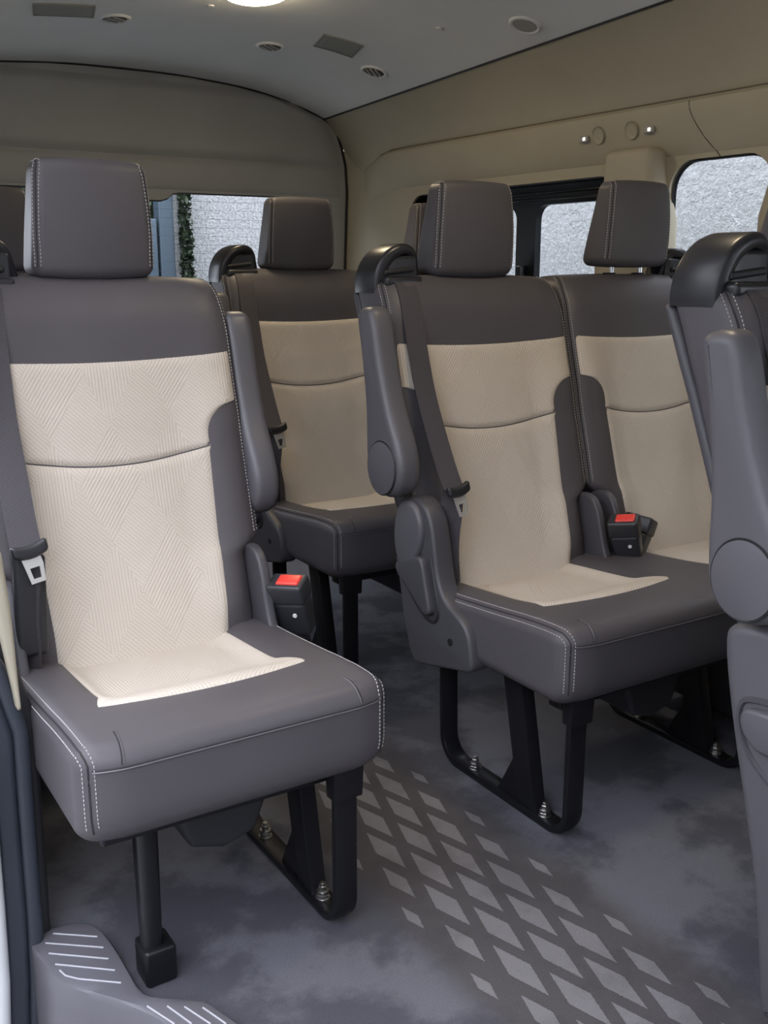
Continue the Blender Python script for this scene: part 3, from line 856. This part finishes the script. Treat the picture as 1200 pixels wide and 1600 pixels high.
def cushion_set(width, centers):
    mb = cushion_mb(width, centers); bv = mb.bvh(); x0 = -.239; x1 = x0 + width
    seam = []; pip = []; st = MB()
    # front seam
    P, N_ = cast(bv, [(lerp(x0 + .021, x1 - .021, i/60), -1, .399) for i in range(61)], (0, 1, 0))
    seam.append(tube(P, .0013, 5))
    P2 = [p + Vector((0, -.0012, -.0024)) for p in P]; pip.append(tube(P2, .0017, 5))
    # side seams
    for s, xe in ((-1, x0), (1, x1)):
        def top(y, dx): return bv.ray_cast(Vector((xe - s*dx, y, .8)), Vector((0, 0, -1)))[0]
        path = []
        for i in range(26): path.append(Vector((xe - s*.016, lerp(-.16, -.56, i/25), cush_top(lerp(-.16, -.56, i/25)) - .006)))
        for i in range(1, 9): a = math.pi/2*i/8; path.append(Vector((xe - s*.016, -.56 - .036*math.sin(a), .394 + .028*math.cos(a))))
        for i in range(1, 12): path.append(Vector((xe - s*.016, -.596, lerp(.394, .292, i/11))))
        cc = lambda h: (max(x0 + .08, min(x1 - .08, h.x)), max(-.50, min(-.2, h.y)), .345)
        P, N_ = nearest(bv, [p + Vector((s*.01, -.004, .004)) for p in path], cc)
        seam.append(tube(P, .0016, 5))
        cen = Vector(((x0+x1)/2, -.3, .33))
        for off in (-.0085, .0085):
            tgt = []
            for i, p in enumerate(P):
                T = (P[min(i+1, len(P)-1)] - P[max(i-1, 0)]).normalized(); S = T.cross(N_[i]).normalized(); tgt.append(p + S*off)
            R_, Nn = nearest(bv, tgt, cc); q = stitches(R_, Nn); st.add(q.v, q.f)
    # darts on the front roll
    for xd, s in ((x0 + .057, 1), (x1 - .057, -1)):
        pts = [Vector((xd + s*.006*(1-i/10), -.545 - .05*math.sin(i/10*math.pi/2), .399 + .030*math.cos(i/10*math.pi/2))) for i in range(11)]
        P, N_ = nearest(bv, [p + Vector((0, -.004, .004)) for p in pts]); seam.append(tube(P, .0013, 5))
        pip.append(tube([p + Vector((s*.002, -.0006, .0006)) for p in P], .0014, 5))
    ins = []
    for c in centers:
        def hwy(y): return .150 + .020 * sst(y, -.37, -.455)
        yf = lambda u: -.476 + .024*u*u
        def fn(a, v):
            u = 2*a - 1; y = lerp(yf(u), -.12, v); x = c + u*hwy(y)
            d = min((1-abs(u))*hwy(y), v*(-.12 - yf(u)))
            pad = -.0018 + .0055*(1 - (1 - min(1, d/.012))**2)
            h = bv.ray_cast(Vector((x, y, .8)), Vector((0, 0, -1)))[0]
            return (x, y, (h.z if h else .39) + pad)
        ins.append(grid(40, 36, fn, lambda a, v: ((2*a-1)*.16 + .03, lerp(yf(2*a-1), -.12, v)*1.0 + .4)))
    return mb, seam, pip, st, ins
# other seat pieces -------------------------------------------------------
def guide_meshes():
    path = smooth_poly([(-.222, .070, .978), (-.223, .070, .995), (-.219, .068, 1.025), (-.203, .062, 1.053), (-.175, .056, 1.067), (-.150, .055, 1.066), (-.136, .055, 1.052), (-.130, .056, 1.03), (-.120, .06, .998)], 2, False)
    body = sweep(path, rrect(.115, .026, .0125, 4), upv=(0, 1, 0), scale=[1.0 for _ in path])
    # rotate profile so that its long side runs along y
    mb = MB(); prof = rrect(.026, .112, .0125, 4); n = len(path); k = len(prof)
    for i, p in enumerate(path):
        a = Vector(path[max(0, i-1)]); b = Vector(path[min(n-1, i+1)]); t = (b - a).normalized(); nx = Vector((-t.z, 0, t.x))
        f = i/(n-1); dpt = lerp(.80, .46, sst(f, .2, 1.0)); th = lerp(1.25, .55, sst(f, .1, .95))
        for (u, v) in prof: mb.v.append(tuple(Vector(p) + nx*(-u)*th + Vector((0, v*dpt + .018*(1 - dpt), 0))))
    for i in range(n-1):
        for j in range(k): mb.f.append((i*k+j, i*k+(j+1) % k, (i+1)*k+(j+1) % k, (i+1)*k+j))
    mb.f.append(tuple(range(k))); mb.f.append(tuple((n-1)*k+j for j in range(k)))
    back = rbox((-.173, .052, .999), (.088, .044, .114), .010, (4, 2, 4), 3)
    back.tf(lambda x, y, z: (x, y + .012*sst(z, 1.02, .96) * -1, z))
    slot = rbox((-.180, .0295, 1.022), (.074, .012, .011), .004, (3, 1, 1), 2)
    slot.tf(lambda x, y, z: (x, y, z + .10*(x + .18)))
    lip = rbox((-.176, .024, 1.000), (.092, .030, .022), .008, (4, 2, 2), 3)
    fin = tube([(-.2375, .068, z) for z in (.975, .985, .995, 1.01)] + [(-.234, .066, 1.03)], .0012, 5)
    return mb, back, slot, lip, fin
BX = -.190
def belt_path():
    return [(BX + .012, .040, 1.010), (BX + .011, .018, 1.006), (BX + .010, .000, .992), (BX + .008, -.016, .972), (BX + .004, -.034, .930), (BX + .0, -.062, .86), (BX - .002, -.092, .78), (BX - .002, -.134, .70), (BX - .004, -.176, .632), (BX - .004, -.200, .600)]
def strap(path, width, th=.0022, twist=None):
    mb = MB(); uv = []; P = [Vector(p) for p in path]; n = len(P); d = 0
    for i in range(n):
        t = (P[min(n-1, i+1)] - P[max(0, i-1)]).normalized(); s = Vector((1, 0, 0)); s = (s - t*s.dot(t)).normalized()
        if twist: s = (Matrix.Rotation(twist(i/(n-1)), 3, t) @ s)
        nrm = s.cross(t).normalized()
        if i: d += (P[i] - P[i-1]).length
        for a, b in ((-1, -1), (1, -1), (1, 1), (-1, 1)):
            mb.v.append(tuple(P[i] + s*a*width/2 + nrm*b*th/2)); uv.append((d, a*width/2))
    for i in range(n-1):
        for j in range(4): mb.f.append((i*4+j, i*4+(j+1) % 4, (i+1)*4+(j+1) % 4, (i+1)*4+j))
    mb.f.append((0, 1, 2, 3)); mb.f.append(tuple((n-1)*4+j for j in range(4))); mb.uv = uv
    return mb
def tongue_meshes():
    # local origin at the strap end, hanging down -z, facing -y
    head = rbox((0, 0, -.006), (.066, .016, .024), .007, (5, 2, 2), 4)
    head.tf(lambda x, y, z: (x, y, z + .008*(x/.033)**2))
    plate_o = [(-.019, -.016), (.015, -.016), (.017, -.030), (.013, -.062), (-.013, -.062), (-.017, -.030)]
    plate_h = [(-.009, -.034), (.009, -.034), (.007, -.054), (-.007, -.054)]
    P = holed(plate_o, [plate_h], lambda x, z: (x, -.0015, z)); q = holed(plate_o, [plate_h], lambda x, z: (x, .0015, z)); P.add(q.v, q.f)
    for lp in (plate_o, plate_h): q = loopwall(lp, lambda x, z: (x, -.0015, z), lambda x, z: (x, .0015, z)); P.add(q.v, q.f)
    return head, P
ARM = smooth_poly([(-.004, .950), (-.052, .955), (-.066, .930), (-.086, .850), (-.118, .760), (-.158, .690), (-.172, .640), (-.160, .596), (-.118, .575), (-.070, .584), (-.042, .615), (-.036, .655), (-.034, .76), (-.016, .86), (.000, .925)], 2)
def arm_mb():
    mb = extrude(ARM, -.304, -.248, 0, .018, 5)
    return mb
COVER = smooth_poly([(-.088, .545), (-.110, .578), (-.165, .584), (-.205, .560), (-.222, .50), (-.235, .43), (-.262, .392), (-.315, .372), (-.340, .350), (-.352, .300), (-.352, .272), (-.300, .262), (-.19, .236), (-.152, .228), (-.120, .30), (-.090, .42), (-.080, .50)], 2)
OVAL = smooth_poly([(-.098, .535), (-.118, .572), (-.160, .576), (-.190, .545), (-.192, .500), (-.172, .455), (-.135, .430), (-.104, .445), (-.092, .49)], 2)
LEVER = smooth_poly([(-.105, .440), (-.140, .452), (-.190, .472), (-.205, .462), (-.215, .425), (-.232, .375), (-.232, .360), (-.215, .352), (-.196, .365), (-.150, .395), (-.112, .415)], 2)
TALL = smooth_poly([(-.050, .535), (-.060, .560), (-.100, .570), (-.190, .570), (-.215, .540), (-.235, .46), (-.30, .40), (-.36, .37), (-.50, .36), (-.52, .30), (-.52, .02), (-.50, .004), (-.175, .004), (-.160, .03), (-.145, .16), (-.110, .30), (-.075, .42)], 2)
def rail_path(x):
    pts = [(x, -.556, .292)]
    for y0, z0, a0 in ((-.556 + .048, .055, 180), (-.167 - .055, .062, 270)):
        r_ = .048 if a0 == 180 else .055
        for i in range(9): a = R(a0 + 90*i/8); pts.append((x, y0 + r_*math.cos(a), z0 + r_*math.sin(a)))
    pts.append((x, -.160, .285))
    return pts
def rail_mb():
    P = rail_path(0); mb = MB(); prof = rrect(.040, .014, .0035, 2); n = len(P); k = len(prof)
    for i in range(n):
        t = (Vector(P[min(n-1, i+1)]) - Vector(P[max(0, i-1)])).normalized(); nn = Vector((0, -t.z, t.y))
        for a, b in prof: mb.v.append(tuple(Vector(P[i]) + Vector((a, 0, 0)) + nn*b))
    for i in range(n-1):
        for j in range(k): mb.f.append((i*k+j, i*k+(j+1) % k, (i+1)*k+(j+1) % k, (i+1)*k+j))
    mb.f.append(tuple(range(k))); mb.f.append(tuple((n-1)*k+j for j in range(k)))
    return mb
def bolt_mb():
    mb = MB()
    for c, r_, h, n in (((0, 0, .002), .014, .004, 20), ((0, 0, .0075), .0125, .007, 6), ((0, 0, .015), .0115, .008, 20), ((0, 0, .024), .0085, .010, 6), ((0, 0, .032), .0055, .008, 12)):
        q = cyl(c, r_, h, 2, n, .0008); mb.add(q.v, q.f)
    return mb
def build_meshes():
    m = {}
    m['backrest'] = BACK.mesh('backrest')
    m['fab_up'] = insert_back('up').mesh('fabric_insert_upper', 60); m['fab_lo'] = insert_back('lo').mesh('fabric_insert_lower', 60)
    se, st = side_rows(); m['b_seam'] = [q.mesh('back_seam') for q in se]; m['b_st'] = st.mesh('back_stitching', 0)
    m['head'] = HEAD.mesh('headrest'); se, st = head_rows(); m['h_seam'] = [q.mesh('head_seam') for q in se]; m['h_st'] = st.mesh('head_stitching', 0)
    for key, wd, cs in (('single', .478, [0]), ('double', .478 + PITCHX, [0, PITCHX])):
        mb, se, pi, st, ins = cushion_set(wd, cs)
        m['c_' + key] = mb.mesh('cushion_' + key); m['cs_' + key] = [q.mesh('cushion_seam') for q in se]; m['cp_' + key] = [q.mesh('cushion_piping') for q in pi]; m['ct_' + key] = st.mesh('cushion_stitching', 0)
        m['ci_' + key] = [q.mesh('cushion_insert', 60) for q in ins]
    g, b, s, l, f = guide_meshes()
    m['guide'] = g.mesh('belt_guide', 45); m['g_back'] = b.mesh('guide_back'); m['g_slot'] = s.mesh('guide_slot'); m['g_lip'] = l.mesh('guide_lip'); m['g_fin'] = f.mesh('guide_line')
    m['strap'] = strap(smooth_poly(belt_path(), 2, False), .048).mesh('belt_strap', 40)
    low = [(BX - .004, -.194, .602), (BX - .006, -.196, .56), (BX - .010, -.190, .50), (BX - .012, -.196, .43), (BX - .014, -.190, .36)]
    m['strap_low'] = strap(smooth_poly(low, 2, False), .046, .0024, lambda t: .9 * sst(t, 0, .6)).mesh('belt_lower', 40)
    hd, pl = tongue_meshes(); m['t_head'] = hd.mesh('tongue_head'); m['t_plate'] = pl.mesh('tongue_plate', 30)
    sl = rbox((0, 0, 0), (.050, .020, .165), .008, (3, 2, 6), 3); m['sleeve'] = sl.mesh('belt_sleeve')
    m['arm'] = arm_mb().mesh('armrest', 50)
    pc = extrude([(-.104 + .050*math.cos(a), .638 + .053*math.sin(a)) for a in [2*math.pi*i/40 for i in range(40)]], -.3075, -.300, 0, .0015, 2)
    m['arm_cap'] = pc.mesh('armrest_cap')
    ring = tube([(-.3045, -.104 + .0515*math.cos(a), .638 + .0545*math.sin(a)) for a in [2*math.pi*i/40 for i in range(40)]], .0015, 5, closed=True, upv=(1, 0, 0)); m['arm_ring'] = ring.mesh('armrest_ring')
    m['cover'] = extrude(COVER, -.258, -.212, 0, .008, 3).mesh('recliner_cover', 50)
    m['oval'] = extrude(OVAL, -.270, -.25, 0, .008, 3).mesh('recliner_cap', 50)
    m['lever'] = extrude(LEVER, -.275, -.252, 0, .006, 3).mesh('recliner_lever', 50)
    m['lever_gap'] = tube([(-.2585, p[0]*1.0, p[1]) for p in smooth_poly([(-.095, .445), (-.10, .43), (-.14, .385), (-.195, .345), (-.225, .338), (-.242, .352), (-.244, .372), (-.228, .42), (-.214, .47)], 2, False)], .004, 6, upv=(1, 0, 0)).mesh('lever_gap')
    m['hole'] = cyl((-.2585, -.285, .317), .0075, .003, 0, 16).mesh('screw_hole')
    inner_poly = smooth_poly([(-.09, .50), (-.120, .535), (-.17, .535), (-.195, .50), (-.215, .42), (-.245, .37), (-.25, .33), (-.16, .30), (-.10, .34)], 2)
    m['inner'] = extrude(inner_poly, .208, .228, 0, .006, 3).mesh('hinge_plate', 50)
    m['tall'] = extrude(TALL, -.272, -.222, 0, .016, 4).mesh('tall_side_cover', 50)
    lev2 = smooth_poly([(-.100, .445), (-.115, .462), (-.19, .462), (-.20, .42), (-.145, .40), (-.112, .415)], 2)
    m['tall_lever'] = extrude(lev2, -.288, -.268, 0, .006, 3).mesh('tall_lever', 50)
    rec = tube([(-.2725, p[0], p[1]) for p in smooth_poly([(-.19, .475), (-.105, .470), (-.090, .45), (-.098, .41), (-.125, .375), (-.18, .345), (-.24, .335)], 2, False)], .0045, 6, upv=(1, 0, 0)); m['tall_gap'] = rec.mesh('tall_lever_gap')
    bs = rbox((0, .03, .66), (.462, .022, .64), .010, (6, 2, 16), 3)
    def dfb(x, y, z): 
        yb = sinterp(FZ, z) + sinterp(TZ, z); x *= (bw(z) + .003) / .236
        return x, yb + (y - .03) - .004, z
    m['shell'] = bs.tf(dfb).mesh('back_shell')
    m['bez'] = cyl((0, 0, 0), .017, .010, 2, 20, .003).mesh('post_bezel')
    m['post'] = cyl((0, 0, 0), .0058, .10, 2, 14).mesh('headrest_post')
    m['rail'] = rail_mb().mesh('leg_frame', 40); m['bolt'] = bolt_mb().mesh('bolt')
    br = extrude([(-.356, .290), (-.412, .290), (-.470, .014), (-.418, .014)], -.015, .015, 0, .003, 2); m['brace'] = br.mesh('brace')
    gs = extrude([(-.400, .105), (-.425, .014), (-.352, .014)], -.012, -.004, 0, .001, 1); m['gusset'] = gs.mesh('gusset')
    bk = extrude([(-.575, .298), (-.540, .298), (-.545, .235), (-.57, .235)], -.026, .026, 0, .003, 2); m['brk'] = bk.mesh('leg_bracket')
    m['crossbar'] = rbox((0, 0, 0), (.40, .035, .028), .006, (4, 1, 1), 2).mesh('cross_bar')
    m['crossbar2'] = rbox((0, 0, 0), (.88, .035, .028), .006, (4, 1, 1), 2).mesh('cross_bar_long')
    hs = rbox((0, 0, 0), (.15, .22, .11), .012, (4, 4, 4), 3)
    hs.tf(lambda x, y, z: (x*(1 - .25*sst(z, .02, -.055)), y, z + .018*(-z/.055 if z < 0 else 0)*(abs(x)/.075 - .4)))
    m['housing'] = hs.mesh('under_seat_housing')
    bb = rbox((0, 0, 0), (.034, .052, .060), .007, (2, 2, 3), 3); m['bk_body'] = bb.tf(lambda x, y, z: (x*lerp(.82, 1, (z+.03)/.06), y*lerp(.86, 1, (z+.03)/.06), z)).mesh('buckle_body')
    bh = rbox((0, 0, .043), (.036, .054, .032), .005, (2, 2, 2), 3); m['bk_head'] = bh.mesh('buckle_head')
    m['bk_btn'] = rbox((0, -.004, .0585), (.022, .034, .007), .003, (2, 2, 1), 2).mesh('buckle_button')
    m['bk_dot'] = cyl((-.0168, -.008, .010), .0032, .002, 0, 12).mesh('buckle_dot')
    m['bk_dot_f'] = cyl((-.004, -.0255, .002), .0032, .002, 1, 12).mesh('buckle_dot_front')
    st_ = rbox((0, .006, -.048), (.026, .03, .07), .006, (2, 2, 3), 2); m['bk_stalk'] = st_.mesh('buckle_stalk')
    leg = sweep([(0, 0, .30), (0, 0, .20), (0, 0, .06), (0, -.002, .0)], rrect(.032, .036, .010, 3), upv=(0, 1, 0), scale=[1, 1, .9, .9]); m['post_leg'] = leg.mesh('support_leg', 50)
    m['post_foot'] = rbox((.006, 0, .030), (.048, .052, .060), .006, (2, 2, 3), 2).mesh('support_foot')
    return m
MS = build_meshes()

def add_back(root, x, guide=1, arm=None, up_=0.0, belt=True):
    b = obj('backrest', MS['backrest'], 'leather', root, (x, 0, 0))
    obj('fabric_insert', MS['fab_up'], 'fabric', b, label='beige woven upper insert'); obj('fabric_insert', MS['fab_lo'], 'fabric', b, label='beige woven lower insert')
    [obj('seam', q, 'seam', b) for q in MS['b_seam']]; o = obj('stitching', MS['b_st'], 'stitch', b); o['kind'] = 'stuff'
    obj('back_shell', MS['shell'], 'shell', b)
    h = obj('headrest', MS['head'], 'leather', root, (x + .009, 0.004, 1.109 + up_))
    [obj('seam', q, 'seam', h) for q in MS['h_seam']]; o = obj('stitching', MS['h_st'], 'stitch', h); o['kind'] = 'stuff'
    for s in (-1, 1):
        obj('post', MS['post'], 'chrome', h, (s*.048, .045, -.105))
        obj('post_bezel', MS['bez'], 'dark', b, (s*.048, .049, 1.013))
    if guide:
        g = obj('belt_guide', MS['guide'], 'guide', root, (x, 0, 0)); 
        obj('back_panel', MS['g_back'], 'guide', g); obj('slot', MS['g_slot'], 'rubber', g); obj('lip', MS['g_lip'], 'guide', g);
        if guide < 0: g.scale = (-1, 1, 1)
        if belt:
            s_ = obj('belt_strap', MS['strap'], 'belt', root, (x, 0, 0)); l_ = obj('lower_strap', MS['strap_low'], 'belt', root, (x, 0, 0))
            if guide < 0: s_.scale = (-1, 1, 1); l_.scale = (-1, 1, 1)
            t = obj('belt_tongue', MS['t_head'], 'dark', root, (x + guide*(BX - .002), -.212, .602), (R(-10), R(-8), R(8)))
            t.scale = (.88, .88, .88); obj('plate', MS['t_plate'], 'tongue', t)
    if arm:
        a = obj('armrest', MS['arm'], 'taupe', root, (x, 0, 0))
        c = obj('pivot_cap', MS['arm_cap'], 'taupe', a); r_ = obj('pivot_groove', MS['arm_ring'], 'rubber', a)
        if arm > 0: a.scale = (-1, 1, 1); a.location = (x - .014, .045, -.005)
    return b
def add_rail(root, x, mirror=False):
    f = obj('leg_frame', MS['rail'], 'black', root, (x, 0, 0))
    obj('brace', MS['brace'], 'black', f); obj('gusset', MS['gusset'], 'black', f); obj('leg_bracket', MS['brk'], 'black', f)
    for y in (-.482, -.263): obj('bolt', MS['bolt'], 'steel', f, (0, y, .012)).scale = (.9, .9, .8)
def add_buckle(root, loc, rot, dot=True, red=True, sc=1.25):
    b = obj('buckle', MS['bk_body'], 'buckle', root, loc, rot); b.scale = (sc, sc, sc)
    obj('buckle_head', MS['bk_head'], 'buckle', b); obj('stalk', MS['bk_stalk'], 'dark', b)
    if red: obj('release_button', MS['bk_btn'], 'red', b)
    if dot: obj('dot', MS['bk_dot_f' if dot == 2 else 'bk_dot'], 'white', b)
def add_cushion(root, key):
    c = obj('cushion', MS['c_' + key], 'leather', root)
    [obj('seam', q, 'seam', c) for q in MS['cs_' + key]]; [obj('piping', q, 'piping', c) for q in MS['cp_' + key]]; o = obj('stitching', MS['ct_' + key], 'stitch', c); o['kind'] = 'stuff'
    for q in MS['ci_' + key]: obj('fabric_insert', q, 'fabric', c, label='beige woven seat insert')
def add_cover(root, x=0, tall=False):
    if tall:
        c = obj('side_cover', MS['tall'], 'taupe', root, (x, 0, 0))
        obj('lever', MS['tall_lever'], 'taupe', c); obj('lever_groove', MS['tall_gap'], 'shell', c)
    else:
        c = obj('side_cover', MS['cover'], 'shell', root, (x, 0, 0))
        obj('recliner_cap', MS['oval'], 'taupe', c); obj('lever', MS['lever'], 'shell', c); obj('lever_groove', MS['lever_gap'], 'dark', c); obj('screw_hole', MS['hole'], 'rubber', c)
def single_seat(loc, label):
    root = empty('passenger_seat', loc); tag(root, label, 'seat', 'single seats by the sliding door')
    add_cushion(root, 'single'); add_back(root, 0, 1, 1)
    obj('hinge_plate', MS['inner'], 'shell', root)
    o = obj('hinge_plate', MS['inner'], 'dark', root); o.scale = (-1, 1, 1)
    add_rail(root, .172)
    l = obj('support_leg', MS['post_leg'], 'black', root, (-.128, -.503, 0)); obj('foot', MS['post_foot'], 'black', l)
    for y in (-.20, -.52): obj('cross_bar', MS['crossbar'], 'black', root, (0, y, .268))
    obj('under_seat_housing', MS['housing'], 'dark', root, (.0, -.38, .225))
    sl = obj('belt_sleeve', MS['sleeve'], 'dark', root, (-.194, -.196, .506), (R(-4), R(3), 0))
    add_buckle(root, (.272, -.205, .408), (R(-4), R(-20), R(40)), sc=1.3)
    return root
def bench(loc, label, tall=False, up2=(0, .022), low=False, guides=(1, -1)):
    root = empty('bench_seat', loc); tag(root, label, 'bench seat', 'double bench seats by the far wall')
    add_cushion(root, 'double')
    add_back(root, 0, guides[0], -1, up2[0]); add_back(root, PITCHX, guides[1], None, up2[1])
    add_cover(root, 0, tall)
    obj('hinge_plate', MS['inner'], 'shell', root); o = obj('hinge_plate', MS['inner'], 'dark', root, (PITCHX, 0, 0)); o.scale = (-1, 1, 1)
    add_rail(root, -.172); add_rail(root, .308)
    for y in (-.20, -.52): obj('cross_bar', MS['crossbar2'], 'black', root, (PITCHX/2, y, .268))
    obj('under_seat_housing', MS['housing'], 'dark', root, (.075, -.40, .225))
    obj('seat_motor_box', cached('mbox', lambda: rbox((0, 0, 0), (.24, .30, .22), .01, (3, 3, 3), 2).mesh('under_seat_box')), 'dark', root, (.52, -.33, .165))
    add_buckle(root, (.264, -.235, .424), (R(-8), R(-20), R(36)))
    add_buckle(root, (.320, -.195, .405), (R(6), R(24), R(20)), False, False)
    return root
A = single_seat((0, 0, 0), 'single grey and beige seat nearest the camera, by the sliding door')
A2 = single_seat((0, .85, .01), 'single seat behind the nearest one, mostly hidden, headrest at the left edge')
C = bench((.828, .003, 0), 'double grey and beige bench in the middle row by the far wall')
B = bench((.837, .827, .012), 'rear double bench in front of the tailgate, seen behind the middle bench', up2=(0, 0))
E = bench((.828, -.877, 0), 'front double bench cut off by the right edge, with tall grey side cover', tall=True, up2=(0, 0))
